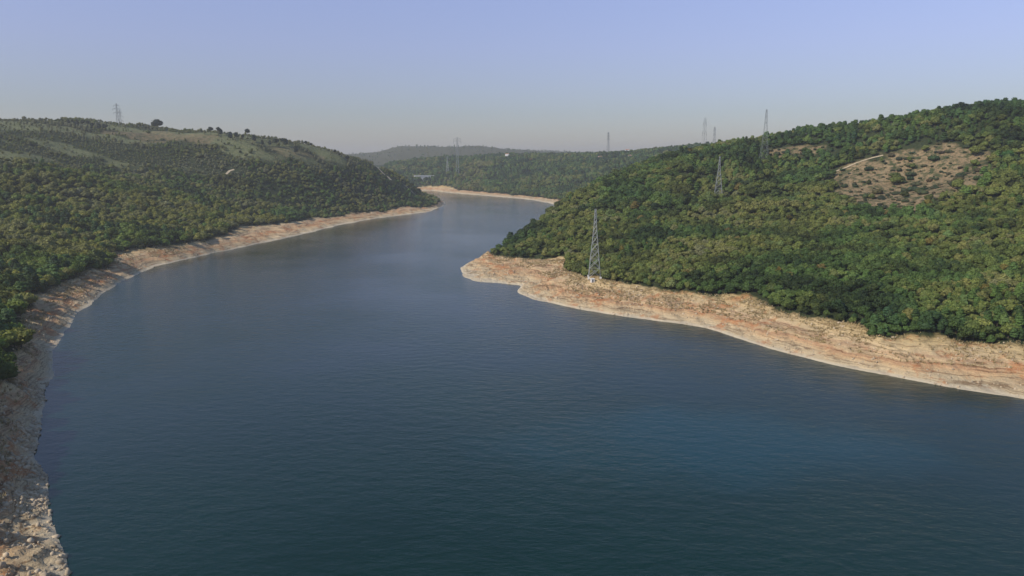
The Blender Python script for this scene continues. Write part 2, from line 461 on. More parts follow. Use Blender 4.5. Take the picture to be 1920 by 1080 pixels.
def mat_water():
    m, nt, b = new_mat('reservoir_water')
    L = nt.links.new
    geo = N(nt, 'ShaderNodeNewGeometry')
    mp = N(nt, 'ShaderNodeMapping'); mp.inputs['Rotation'].default_value = (0, 0, R(18)); mp.inputs['Scale'].default_value = (.75, 1.25, 1)
    L(geo.outputs['Position'], mp.inputs[0])
    def noise(sc, det, rough, vec):
        n = N(nt, 'ShaderNodeTexNoise'); n.inputs['Scale'].default_value = sc; n.inputs['Detail'].default_value = det
        n.inputs['Roughness'].default_value = rough; L(vec, n.inputs['Vector']); return n
    a = noise(.6, 6, .7, mp.outputs[0]); c = noise(.2, 3, .55, mp.outputs[0])
    ad = N(nt, 'ShaderNodeMath', operation='MULTIPLY_ADD'); L(c.outputs[0], ad.inputs[0]); ad.inputs[1].default_value = 1.9; L(a.outputs[0], ad.inputs[2])
    # cat's paws: areas of stronger and weaker ripple
    w = noise(.0065, 4, .55, geo.outputs['Position'])
    wr = ramp(nt, [(.35, (.45,)*3), (.6, (1,)*3)]); L(w.outputs[0], wr.inputs[0])
    bp = N(nt, 'ShaderNodeBump'); bp.inputs['Distance'].default_value = .18
    L(wr.outputs[0], bp.inputs['Strength']); L(ad.outputs[0], bp.inputs['Height']); L(bp.outputs[0], b.inputs['Normal'])
    cr = ramp(nt, [(.35, (.001,.014,.0085)), (.65, (.001,.021,.0145))]); L(w.outputs[0], cr.inputs[0])
    # a noise-edged turquoise patch in the base colour, towards the right
    m2 = N(nt, 'ShaderNodeMapping'); bx, by = at_z(1345, 828); m2.inputs['Location'].default_value = (-bx, -by, 0)
    L(geo.outputs['Position'], m2.inputs[0])
    m3 = N(nt, 'ShaderNodeMapping'); m3.inputs['Rotation'].default_value = (0, 0, R(12)); m3.inputs['Scale'].default_value = (1 / 74, 1 / 38, 1); L(m2.outputs[0], m3.inputs[0])
    wn = noise(.025, 5, .6, geo.outputs['Position'])
    vm = N(nt, 'ShaderNodeVectorMath', operation='LENGTH'); L(m3.outputs[0], vm.inputs[0])
    su = N(nt, 'ShaderNodeMath', operation='MULTIPLY_ADD'); L(wn.outputs[0], su.inputs[0]); su.inputs[1].default_value = 1.2; L(vm.outputs['Value'], su.inputs[2])
    pr = ramp(nt, [(.55, (1,1,1)), (1.0, (0,0,0))], 'EASE')
    dv = N(nt, 'ShaderNodeMath', operation='DIVIDE'); L(su.outputs[0], dv.inputs[0]); dv.inputs[1].default_value = 1.75; L(dv.outputs[0], pr.inputs[0])
    mb = N(nt, 'ShaderNodeMixRGB'); L(pr.outputs[0], mb.inputs[0]); L(cr.outputs[0], mb.inputs[1]); mb.inputs[2].default_value = (.002, .031, .036, 1)
    L(mb.outputs[0], b.inputs['Base Color'])
    b.inputs['Roughness'].default_value = .07; b.inputs['IOR'].default_value = 1.33; b.inputs['Specular IOR Level'].default_value = .44; b.inputs['Specular Tint'].default_value = (.88, 1.0, .93, 1)
    return m

def mat_leaf(name, var=.35):
    m, nt, b = new_mat(name)
    L = nt.links.new
    at = N(nt, 'ShaderNodeAttribute', attribute_name='tint'); at.attribute_type = 'INSTANCER'
    lv = N(nt, 'ShaderNodeAttribute', attribute_name='leaf')
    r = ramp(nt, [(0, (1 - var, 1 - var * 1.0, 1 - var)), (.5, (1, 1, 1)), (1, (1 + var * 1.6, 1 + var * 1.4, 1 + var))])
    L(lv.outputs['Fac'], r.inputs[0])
    mx = N(nt, 'ShaderNodeMixRGB', blend_type='MULTIPLY'); mx.inputs[0].default_value = 1
    L(at.outputs['Color'], mx.inputs[1]); L(r.outputs[0], mx.inputs[2]); L(mx.outputs[0], b.inputs['Base Color'])
    b.inputs['Roughness'].default_value = .65; b.inputs['Specular IOR Level'].default_value = .25
    tr = N(nt, 'ShaderNodeBsdfTranslucent'); L(mx.outputs[0], tr.inputs['Color'])
    ms = N(nt, 'ShaderNodeMixShader'); ms.inputs[0].default_value = .28
    L(b.outputs[0], ms.inputs[1]); L(tr.outputs[0], ms.inputs[2]); L(ms.outputs[0], nt.nodes['Material Output'].inputs['Surface'])
    return m

M_GROUND = mat_ground(); M_WATER = mat_water(); M_LEAF = mat_leaf('leaves'); M_NEEDLE = mat_leaf('needles', .25)
M_BARK = simple_mat('bark', (.09, .07, .05), .9, scale=2)
M_STEEL = simple_mat('galvanised_steel', (.27, .285, .28), .55, .3, .15)
M_CONC = simple_mat('concrete', (.62, .60, .55), .85, 0, .12)
M_WHITE = simple_mat('white_render', (.72, .70, .66), .8, 0, .08)
M_TILE = simple_mat('roof_tile', (.36, .17, .10), .85, 0, .2, 2)
M_GLASS = simple_mat('dark_window', (.04, .05, .06), .2, 0, .2)
M_TRACK = simple_mat('track_dirt', (.42, .34, .22), .95, 0, .2, .15)
M_ROCK = simple_mat('bank_stone', (.42, .33, .22), .95, 0, .35, .2)
M_DRY = simple_mat('dry_brush', (.33, .25, .12), .95, 0, .3, .15)

# ------------------------------------------------------------------ ground
ang = np.linspace(R(-88), R(88), 1220)
# crowd the spokes into the part of the valley one can look at
ang = ang * (0.42 + 0.58 * (np.abs(ang) / R(88)) ** 2)
rad = np.concatenate([[60, 80, 95], np.geomspace(105, 700, 560), np.geomspace(704, 2600, 300), np.geomspace(2630, 10200, 90)])
AA, RR = np.meshgrid(ang, rad)
GX = np.sin(AA) * RR; GY = np.cos(AA) * RR
GZ, GSD = height(GX, GY)
veg = veg_mask(GX.ravel(), GY.ravel(), GSD.ravel()).reshape(GX.shape)
vegf = np.clip((veg + fbm(GX, GY, 8, 3, 5) * 6) / 3.0 + .5, 0, 1)
bare = patch_mask(GX, GY)
grass = grass_mask(GX, GY, GZ)
bare = np.maximum(bare, .22 * np.clip((GY - 3300) / 150, 0, 1))
nr, na = GX.shape
idx = np.arange(nr * na).reshape(nr, na)
FQ = np.stack([idx[:-1, :-1], idx[:-1, 1:], idx[1:, 1:], idx[1:, :-1]], -1).reshape(-1, 4)[:, ::-1]
keep = (GZ.ravel()[FQ].max(1) > -4.0)
FQ = FQ[keep]
used = np.zeros(nr * na, bool); used[FQ.ravel()] = True
remap = np.cumsum(used) - 1
GVV = np.stack([GX.ravel(), GY.ravel(), GZ.ravel()], 1)[used]
me = mesh_np('ground', GVV, remap[FQ], M_GROUND, smooth=False)
fattr(me, 'veg', vegf.ravel()[used]); fattr(me, 'bare', bare.ravel()[used]); fattr(me, 'grass', grass.ravel()[used])
ground = link(bpy.data.objects.new('ground', me)); tag(ground, kind='structure')

# water sheet
wx = np.linspace(-9000, 9000, 7); wy = np.linspace(-700, 10500, 7)
WX, WY = np.meshgrid(wx, wy); i7 = np.arange(49).reshape(7, 7)
me = mesh_np('water', np.stack([WX.ravel(), WY.ravel(), np.zeros(49)], 1),
             np.stack([i7[:-1, :-1], i7[:-1, 1:], i7[1:, 1:], i7[1:, :-1]], -1).reshape(-1, 4), M_WATER)
water = link(bpy.data.objects.new('water', me)); tag(water, kind='structure')

# dirt tracks draped over the slope
def ribbon(name, L, w):
    P = []
    for a, b in zip(L[:-1], L[1:]):
        n = max(2, int(math.dist(a, b) / 6))
        for i in range(n): P.append((a[0] + (b[0] - a[0]) * i / n, a[1] + (b[1] - a[1]) * i / n))
    P.append(L[-1]); P = np.array(P)
    t = np.gradient(P, axis=0); t /= np.linalg.norm(t, axis=1)[:, None] + 1e-9
    nn = np.stack([-t[:, 1], t[:, 0]], 1)
    ww = w * (1 + .5 * fbm(P[:, 0], P[:, 1], 30, 2))
    rows = []
    for k in (-1, -.5, 0, .5, 1):
        q = P + nn * (k * ww / 2)[:, None]
        z, _ = height(q[:, 0], q[:, 1]); rows.append(np.stack([q[:, 0], q[:, 1], z + .45], 1))
    V = np.stack(rows, 1).reshape(-1, 3); n = len(P); ii = np.arange(n * 5).reshape(n, 5)
    Fq = np.stack([ii[:-1, :-1], ii[1:, :-1], ii[1:, 1:], ii[:-1, 1:]], -1).reshape(-1, 4)
    me = mesh_np(name, V, Fq, M_TRACK)
    return tag(link(bpy.data.objects.new(name, me)), kind='structure')
for L_, w_ in TRK: ribbon('dirt_track', L_, w_)

# ------------------------------------------------------------------ trees
ICO = None
def icosphere(sub=1):
    t = (1 + 5 ** .5) / 2
    v = [(-1,t,0),(1,t,0),(-1,-t,0),(1,-t,0),(0,-1,t),(0,1,t),(0,-1,-t),(0,1,-t),(t,0,-1),(t,0,1),(-t,0,-1),(-t,0,1)]
    f = [(0,11,5),(0,5,1),(0,1,7),(0,7,10),(0,10,11),(1,5,9),(5,11,4),(11,10,2),(10,7,6),(7,1,8),(3,9,4),(3,4,2),(3,2,6),(3,6,8),(3,8,9),(4,9,5),(2,4,11),(6,2,10),(8,6,7),(9,8,1)]
    v = [np.array(p) / np.linalg.norm(p) for p in v]
    for _ in range(sub):
        c = {}; g = []
        def mid(a, b):
            k = (min(a, b), max(a, b))
            if k not in c:
                m = v[a] + v[b]; v.append(m / np.linalg.norm(m)); c[k] = len(v) - 1
            return c[k]
        for a, b, d in f:
            x, y, z = mid(a, b), mid(b, d), mid(d, a)
            g += [(a, x, z), (b, y, x), (d, z, y), (x, y, z)]
        f = g
    return np.array(v), np.array(f)
ICO_V, ICO_F = icosphere(1)

def crown_mesh(name, seed, kind, nleaf, leaf, mat):
    """lobed crown of leaf clumps about 1 unit = 1 m, crown ~ 6 m wide"""
    g = np.random.default_rng(seed)
    lobes = []
    if kind == 'broad':
        lobes.append((np.array([0, 0, 3.4]), np.array([2.3, 2.3, 2.0])))
        for i in range(8):
            a = i * 2.4 + g.random(); r = 1.2 + g.random() * .9
            lobes.append((np.array([math.cos(a) * r, math.sin(a) * r, 2.1 + g.random() * 2.6]), np.array([1.25, 1.25, 1.05]) * (.8 + .5 * g.random())))
        lobes.append((np.array([.2, -.1, 5.0]), np.array([1.3, 1.3, 1.0])))
    elif kind == 'pine':
        for i, (z, r) in enumerate([(2.4, 1.9), (3.6, 1.9), (4.8, 1.65), (5.8, 1.15)]):
            for j in range(3):
                a = j * 2.1 + i + g.random(); q = r * .42
                lobes.append((np.array([math.cos(a) * q, math.sin(a) * q, z + g.random() * .5]), np.array([r * .72, r * .72, .85])))
    elif kind == 'umbrella':
        for i in range(9):
            a = i * 2.4; r = .2 + 1.2 * (i / 9) ** .6
            lobes.append((np.array([math.cos(a) * r, math.sin(a) * r, 5.6 + 1.5 * g.random() - .3 * r]), np.array([1.2, 1.2, 1.15])))
    elif kind == 'bush':
        for i in range(5):
            a = i * 2.4; r = .55 * (i > 0)
            lobes.append((np.array([math.cos(a) * r, math.sin(a) * r, .55]), np.array([.75, .75, .75]) * (.8 + .4 * g.random())))
    V = []; Fc = []; LV = []
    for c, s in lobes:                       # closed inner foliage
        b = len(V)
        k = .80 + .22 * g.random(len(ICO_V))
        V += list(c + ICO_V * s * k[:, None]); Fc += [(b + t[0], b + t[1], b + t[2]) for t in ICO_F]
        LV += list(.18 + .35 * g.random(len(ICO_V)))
    nl = max(1, nleaf // len(lobes))
    for c, s in lobes:
        tone = g.random() * .5
        for _ in range(nl):
            d = g.normal(size=3); d /= np.linalg.norm(d)
            if d[2] < -.45: d[2] *= -1
            p = c + d * s * (.8 + .46 * g.random() ** 1.5)
            n = d + g.normal(size=3) * .55; n /= np.linalg.norm(n)
            u = np.cross(n, g.normal(size=3)); u /= np.linalg.norm(u) + 1e-9; w = np.cross(n, u)
            z = leaf * (.6 + .8 * g.random()); b = len(V)
            V += [p + u * z, p + w * z * .8, p - u * z * .9 + n * z * .2]
            Fc.append((b, b + 1, b + 2))
            q = p - w * z * .7 + n * z * .1
            V += [q]; Fc.append((b, b + 2, b + 3))
            t = np.clip(tone + .5 * g.random(), 0, 1); LV += [t] * 4
    me = mesh_np(name, np.array(V), np.array(Fc), mat, k=3)
    fattr(me, 'leaf', LV)
    return me

def trunk_mesh(name, seed, h, r, fork, mat):
    g = random.Random(seed); b = MB()
    lean = (g.uniform(-.25, .25), g.uniform(-.25, .25))
    top = (lean[0], lean[1], h)
    b.bar((0, 0, -.8), (lean[0] * .5, lean[1] * .5, h * .5), r * 1.25, r, 7); b.bar((lean[0] * .5, lean[1] * .5, h * .5), top, r, r * .7, 7)
    for i in range(fork):
        a = i * 2 * math.pi / fork + g.random()
        z0 = h * (.55 + .4 * g.random())
        b.bar((lean[0] * .8, lean[1] * .8, z0), (math.cos(a) * 1.3, math.sin(a) * 1.3, z0 + 1.1 + g.random()), r * .55, r * .2, 5)
    me = bpy.data.meshes.new(name); me.from_pydata(b.v, [], b.f); me.update(); me.materials.append(mat)
    return me

BROAD = [(crown_mesh('crown', 20 + i, 'broad', 680, .38, M_LEAF), trunk_mesh('trunk', i, 3.2, .22, 5, M_BARK)) for i in range(6)]
PINE = [(crown_mesh('crown', 40 + i, 'pine', 480, .34, M_NEEDLE), trunk_mesh('trunk', 10 + i, 6.8, .2, 4, M_BARK)) for i in range(3)]
UMB = [(crown_mesh('crown', 50 + i, 'umbrella', 500, .34, M_NEEDLE), trunk_mesh('trunk', 20 + i, 6.2, .22, 5, M_BARK)) for i in range(2)]
BUSH = [crown_mesh('foliage', 60 + i, 'bush', 150, .16, M_LEAF) for i in range(3)]
SPEC = [('b', m) for m in BROAD] + [('p', m) for m in PINE]

# ---- scatter positions
def scatter(x0, x1, y0, y1, step):
    nx = int((x1 - x0) / step); ny = int((y1 - y0) / step)
    X, Y = np.meshgrid(np.arange(nx), np.arange(ny))
    X = X + (Y % 2) * .5
    X = x0 + (X + rng.uniform(-.42, .42, X.shape)) * step; Y = y0 + (Y + rng.uniform(-.42, .42, Y.shape)) * step
    return X.ravel(), Y.ravel()
def in_view(x, y, margin=140):
    px, _, dep = project(x, y, np.full(x.shape, 40.0))
    return (dep > 20) & (px > -margin) & (px < 1920 + margin)
X1, Y1 = scatter(-700, 700, 60, 780, 4.2)
k = (in_view(X1, Y1, 420) & (np.hypot(X1, Y1) < 700)); X1, Y1 = X1[k], Y1[k]; S1 = np.where((X1 < -60), np.where(Y1 < 340, 1.3, 1.1), .78)
kk = (X1 > -60) | (rng.random(len(X1)) < .65); X1, Y1, S1 = X1[kk], Y1[kk], S1[kk]
X2, Y2 = scatter(-1500, 1400, 0, 1950, 6.2)
k = in_view(X2, Y2) & (np.hypot(X2, Y2) >= 700); X2, Y2 = X2[k], Y2[k]; S2 = np.full(len(X2), 1.1)
X3, Y3 = scatter(-900, 2600, 1950, 3300, 9.0)
k = in_view(X3, Y3, 60) & ((X3 > -450)); X3, Y3 = X3[k], Y3[k]; S3 = np.full(len(X3), 1.5)
X4, Y4 = scatter(-1600, 1800, 3300, 5000, 24.0)
k = in_view(X4, Y4, 20) & (X4 > -1300) & (rng.random(len(X4)) < .2); X4, Y4 = X4[k], Y4[k]; S4 = np.full(len(X4), 1.2)
TX = np.concatenate([X1, X2, X3, X4]); TY = np.concatenate([Y1, Y2, Y3, Y4]); TS = np.concatenate([S1, S2, S3, S4])
TZ, TSD = height(TX, TY)
tv = veg_mask(TX, TY, TSD)
bm = patch_mask(TX, TY)
spx, _, _ = project(TX, TY, TZ)
stray = (spx < -45) & (TX < -95) & (TY < 270) & (tv > -20) & (rng.random(len(TX)) < .14)
ok = ((tv + fbm(TX, TY, 8, 2, 5) * 5 > 1.0) | stray) & (TSD > 6) & (TZ > 1) & (rng.random(len(TX)) > np.clip(bm * 2.2, 0, .97))
for L_, w_ in TRK:
    # keep the verge open; trees just below the track would hide it
    ok &= seg_dist(TX, TY + 3, L_) > w_ / 2 + 4.0 * np.clip(TS, 1, 2)
ok &= rng.random(len(TX)) > grass_mask(TX, TY, TZ) * .72
# natural thinning
ok &= rng.random(len(TX)) < np.clip(1.02 + fbm(TX, TY, 70, 2, 6) * .9, .5, 1)
TX, TY, TZ, TS, TSD, tv = [a[ok] for a in (TX, TY, TZ, TS, TSD, tv)]
nT = len(TX)
TS = TS * np.clip(rng.normal(.95, .27, nT), .45, 1.75)
left_side = TX < -60
# young and scrubby by the water, taller uphill; open heath near the left crest
ridge_l = left_side & (np.hypot(TX, TY) > 1080) & (TY < 1800)
TS = np.where(ridge_l, TS * .75, TS)
pn = fbm(TX, TY, 120, 3, 4) + .25 * rng.normal(size=nT)
pine_zone = ((TX > 200) & (TZ > 75) & (TY < 1300)) | (left_side & (TZ > 70)) | (TY > 1750)
isp = np.where(pine_zone, pn > -.05, pn > .44)
# a fringe of pines along the right hand crest
# colours
def mixc(a, b, t): return np.array(a)[None] * (1 - t[:, None]) + np.array(b)[None] * t[:, None]
cn = np.clip(.52 + fbm(TX, TY, 60, 4, 1) * 1.9 + rng.normal(0, .16, nT), 0, 1)
CL = mixc((.030, .050, .018), (.096, .102, .040), cn)
CRr = mixc((.026, .046, .018), (.074, .088, .034), cn)
TC = np.where(left_side[:, None], CL, CRr)
TC = np.where(isp[:, None], mixc((.022, .042, .022), (.045, .075, .026), cn), TC)
rb = rng.random(nT)
TC = np.where(((rb < .014) & ~isp)[:, None], mixc((.085, .068, .034), (.105, .088, .03), cn), TC)
TC = np.where(((rb > .93))[:, None], TC * np.array([[.75, .85, 1.1]]), TC)
grs = grass_mask(TX, TY, TZ)
meadow = left_side & (TZ + fbm(TX, TY, 60, 3, 2) * 30 > 72) & (TY < 1700)
TC = np.where(meadow[:, None], mixc((.072, .092, .042), (.135, .150, .070), cn), TC)
TS = np.where(meadow & (fbm(TX, TY * 3, 90, 2, 3) > -.12), TS * .62, TS)
TC *= rng.uniform(.68, 1.45, nT)[:, None] * np.where(left_side, 1.15, 1.0)[:, None]
TC *= (1 + 1.2 * np.clip(fbm(TX, TY, 24, 3, 0), -.5, .5))[:, None]
TC *= np.array([[1.95, 2.0, 1.22]])
TC = np.where((left_side & ~isp & (TY < 1000))[:, None], TC * np.array([[1.34, 1.22, .85]]), TC)
TC = np.minimum(TC * np.array([[1.1, 1.04, 1.0]]), np.array([[.20, .20, .11]]))
TV = np.where(isp, 6 + rng.integers(0, 3, nT), rng.integers(0, 6, nT))
TR = rng.uniform(0, 6.283, nT)
SXY = rng.uniform(.8, 1.35, nT)

# ---- pick the trees that show largest
px, py, dep = project(TX, TY, TZ + 4 * TS)
size = TS / dep
vis = (px > -5) & (px < 1925) & (py > 0) & (py < 1085)
cand = np.where(vis & (dep < 560))[0]
cand = cand[np.argsort(-size[cand])][:900]
tt = np.linspace(.45, .985, 60)
los = []
for i in cand:
    x, y, z = TX[i], TY[i], TZ[i] + 5.5 * TS[i]
    h, _ = height(x * tt, y * tt, False)
    los.append(np.all(CAM_H + (z - CAM_H) * tt > h + .5))
cand = cand[np.array(los)]
front = {}
picked_b = [i for i in cand if not isp[i]][:285]
picked_p = [i for i in cand if isp[i]][:15]
picked = picked_b + picked_p

def ordinal(n):
    return '%d%s' % (n, 'th' if 10 <= n % 100 <= 20 else {1: 'st', 2: 'nd', 3: 'rd'}.get(n % 10, 'th'))
ROW = ['front', 'second', 'third', 'fourth', 'fifth', 'sixth', 'seventh', 'eighth', 'ninth', 'tenth']
def colour_word(c):
    r, g_, b_ = c
    if r > g_ * 1.08: return 'brownish'
    lum = .3 * r + .6 * g_ + .1 * b_
    if r > g_ * .88: return 'olive yellow' if lum > .07 else 'olive'
    return 'dark green' if lum < .045 else 'mid green'

def plant(i_mesh, loc, sc, rz, tint, name, pine):
    e = empty(name, loc, rz, sc)
    c, t = i_mesh
    oc = link(bpy.data.objects.new('crown', c), e); ot = link(bpy.data.objects.new('trunk', t), e)
    oc['tint'] = tuple(float(v) for v in tint)
    return e, oc, ot

rows = {}
for i in picked:
    side = 'left' if left_side[i] else 'right'
    r_ = int(max(0, tv[i]) // 6.0)
    rows.setdefault((side, r_, bool(isp[i])), []).append(i)
SRC = {}
for (side, r_, pn_), L_ in rows.items():
    L_.sort(key=lambda i: px[i] if side == 'left' else -px[i])
    for n, i in enumerate(L_):
        kind_, ms = SPEC[TV[i]]
        s = float(TS[i]); w = s * float(SXY[i])
        e, oc, ot = plant(ms, (float(TX[i]), float(TY[i]), float(TZ[i]) - .2), (w, w, s), float(TR[i]), TC[i], 'pine_tree' if pn_ else 'broadleaf_tree', pn_)
        SRC.setdefault(int(TV[i]), (oc, ot))
        szw = 'small' if s < .8 else ('tall' if s > 1.15 else 'medium')
        rw = ROW[r_] if r_ < 10 else ordinal(r_ + 1)
        tag(e, '%s %s %s, %s from the %s photo edge, %s row above %s bank' % (szw, colour_word(TC[i]), 'pine' if pn_ else 'bushy tree', ordinal(n + 1), side, rw, side),
            'tree', 'trees along the %s bank' % side)
for v in range(9):
    if v not in SRC:      # make sure each shape is planted once as a tree of its own
        j = [i for i in np.where(vis & (TV == v))[0] if i not in picked]
        j.sort(key=lambda i: -size[i]); i = j[0]; picked.append(i)
        s = float(TS[i])
        e, oc, ot = plant(SPEC[v][1], (float(TX[i]), float(TY[i]), float(TZ[i]) - .2), s, float(TR[i]), TC[i], 'pine_tree' if v > 5 else 'broadleaf_tree', v > 5)
        SRC[v] = (oc, ot)
        tag(e, 'single dark pine number-less among hillside trees', 'tree')
        e['label'] = ['narrow', 'leaning', 'dense'][v % 3] + ' dark pine standing among the lower hillside trees'
        
rest = np.ones(nT, bool); rest[picked] = False

def forest(name, sel, srcs, label=None):
    I = np.where(sel)[0]
    me = bpy.data.meshes.new(name)
    me.vertices.add(len(I)); me.vertices.foreach_set('co', np.stack([TX[I], TY[I], TZ[I] - .2], 1).astype(np.float32).ravel())
    def va(nm, typ, arr, fld):
        a = me.attributes.new(nm, typ, 'POINT'); a.data.foreach_set(fld, arr.ravel())
    va('sc', 'FLOAT_VECTOR', np.stack([TS[I] * SXY[I], TS[I] * SXY[I], TS[I]], 1).astype(np.float32), 'vector')
    va('rt', 'FLOAT_VECTOR', np.stack([0 * TR[I], 0 * TR[I], TR[I]], 1).astype(np.float32), 'vector')
    va('tint', 'FLOAT_VECTOR', TC[I].astype(np.float32), 'vector')
    va('vi', 'INT', TV[I].astype(np.int32), 'value')
    me.update()
    o = link(bpy.data.objects.new(name, me))
    ng = bpy.data.node_groups.new(name, 'GeometryNodeTree')
    ng.interface.new_socket('Geometry', in_out='INPUT', socket_type='NodeSocketGeometry')
    ng.interface.new_socket('Geometry', in_out='OUTPUT', socket_type='NodeSocketGeometry')
    gi = ng.nodes.new('NodeGroupInput'); go = ng.nodes.new('NodeGroupOutput')
    m2p = ng.nodes.new('GeometryNodeMeshToPoints'); ng.links.new(gi.outputs[0], m2p.inputs[0])
    iop = ng.nodes.new('GeometryNodeInstanceOnPoints'); ng.links.new(m2p.outputs[0], iop.inputs['Points'])
    jn = ng.nodes.new('GeometryNodeJoinGeometry')
    insts = []
    for v in srcs:
        j2 = ng.nodes.new('GeometryNodeJoinGeometry'); g2 = ng.nodes.new('GeometryNodeGeometryToInstance')
        for ob in SRC[v]:
            oi = ng.nodes.new('GeometryNodeObjectInfo'); oi.inputs['Object'].default_value = ob; oi.transform_space = 'ORIGINAL'
            ng.links.new(oi.outputs['Geometry'], j2.inputs[0])
        ng.links.new(j2.outputs[0], g2.inputs[0]); insts.append(g2)
    for g2 in reversed(insts): ng.links.new(g2.outputs[0], jn.inputs[0])
    ng.links.new(jn.outputs[0], iop.inputs['Instance']); iop.inputs['Pick Instance'].default_value = True
    def named(nm, typ):
        n = ng.nodes.new('GeometryNodeInputNamedAttribute'); n.data_type = typ; n.inputs[0].default_value = nm; return n.outputs[0]
    ng.links.new(named('sc', 'FLOAT_VECTOR'), iop.inputs['Scale'])
    er = ng.nodes.new('FunctionNodeEulerToRotation'); ng.links.new(named('rt', 'FLOAT_VECTOR'), er.inputs[0]); ng.links.new(er.outputs[0], iop.inputs['Rotation'])
    ng.links.new(named('vi', 'INT'), iop.inputs['Instance Index'])
    ng.links.new(iop.outputs[0], go.inputs[0])
    md = o.modifiers.new('scatter', 'NODES'); md.node_group = ng
    return o
fo = forest('forest', rest, range(9))
tag(fo, 'dense green oak and pine woodland covering the hillsides around the reservoir', 'woodland', kind='stuff')
print('TREES', nT, 'individual', len(picked))

# ---- trees that stand out
def lone(px_, py_, ms, sc, tint, name, label, group=None, D=None):
    if D is None: x, y, z = hit(px_, py_)
    else: x, y, _ = at_d(px_, py_, D)
    z = float(height(np.array([x]), np.array([y]))[0][0])
    e, _, _ = plant(ms, (float(x), float(y), z - .2), sc, random.random() * 6, tint, name, False)
    return tag(e, label, 'tree', group)
DK = (.022, .032, .016)
lone(295, 244, BROAD[0], (4.1, 4.1, 2.6), (.028, .038, .022), 'broadleaf_tree', 'large round dome shaped tree alone on the left skyline', D=1440)
lone(42, 545, BROAD[2], (1.45, 1.45, 1.3), (.34, .17, .035), 'broadleaf_tree', 'orange autumn tree overhanging the left bank near the photo edge', D=425)
lone(1452, 520, BROAD[4], (1.3, 1.3, 1.1), (.24, .17, .035), 'broadleaf_tree', 'yellow autumn tree low on the right hillside')
lone(1890, 300, BROAD[1], (1.8, 1.8, 1.8), (.045, .11, .025), 'broadleaf_tree', 'bright green round tree near the right photo edge right of the clearing')
SKT = 'lone trees on the left ridge skyline'
for n, (a, b, s, lab) in enumerate([(574, 284, 1.15, 'leftmost small lollipop tree of the pair on the left ridge'), (584, 286, 1.1, 'right hand lollipop tree of the close pair on left ridge'),
                        (628, 292, 1.25, 'flat topped tree on the left ridge between two others'), (637, 293, .8, 'smallest of the lone skyline trees on the left ridge'),
                        (651, 295, 1.6, 'widest dark umbrella tree at the right end of the ridge skyline')]):
    lone(a, b, UMB[n % 2], s, DK, 'umbrella_tree', lab, SKT, D=1345)
g = random.Random(5)
words = ['first', 'second', 'third', 'fourth', 'fifth', 'sixth', 'seventh', 'eighth', 'ninth', 'tenth', 'eleventh', 'twelfth', 'thirteenth', 'fourteenth']
for n in range(14):
    a = 395 + n * 12 + g.uniform(-4, 4)
    lone(a, 258 + (a - 395) * .16, (UMB + PINE)[n % 5], g.uniform(1.25, 2.0), (.026, .04, .024), 'pine_tree', '%s tall dark pine from the left in the ridge top clump' % words[n], 'dark pines in the ridge top clump', D=1290 + g.uniform(-25, 15))
for n in range(9):
    a = 130 + n * 9 + g.uniform(-3, 3)
    lone(a, 236, (PINE + UMB)[n % 5], g.uniform(1.2, 1.7), (.026, .04, .026), 'pine_tree', '%s dark pine from the left in the clump beside the skyline field' % words[n], 'dark pines beside the skyline field', D=1300 + g.uniform(-20, 20))

# shrubs dotted over the clearing
g = random.Random(11); nsh = 0
SH = []
tries = 0
while nsh < 235 and tries < 4000:
    tries += 1
    P = CLEAR_R if nsh < 215 else CLEAR_U
    xs = [p[0] for p in P]; ys = [p[1] for p in P]
    x, y = g.uniform(min(xs), max(xs)), g.uniform(min(ys), max(ys))
    if not inside(np.array([x]), np.array([y]), P)[0]: continue
    if any(math.dist((x, y), q[:2]) < 2.2 + g.random() * 5 for q in SH[-400:]): continue
    z = float(height(np.array([x]), np.array([y]))[0][0])
    s = g.choice([.8, 1.1, 1.4, 1.4, 1.9, 2.6, 3.4]) * g.uniform(.85, 1.15)
    SH.append((x, y, z, s, nsh >= 215)); nsh += 1
for up in (False, True):
    L_ = sorted([q for q in SH if q[4] == up], key=lambda q: q[0] / q[1])
    for n, (x, y, z, s, _) in enumerate(L_):
        c = g.choice([(.05, .065, .028), (.07, .08, .03), (.035, .055, .022), (.09, .075, .035)])
        o = link(bpy.data.objects.new('shrub', BUSH[n % 3])); o.location = (x, y, z - .1); o.scale = (s * g.uniform(.8, 1.5), s * g.uniform(.7, 1.2), s * g.uniform(.55, .95)); o.rotation_euler = (0, 0, g.random() * 6)
        o['tint'] = tuple(v * g.uniform(.85, 1.2) for v in c)
        tag(o, '%s %s round shrub from the left on the %s' % (ordinal(n + 1), 'broad' if s > 1.9 else 'small', 'upper strip of bare ground' if up else 'bare hillside clearing'), 'shrub',
            'shrubs on the upper bare strip' if up else 'shrubs scattered over the hillside clearing')

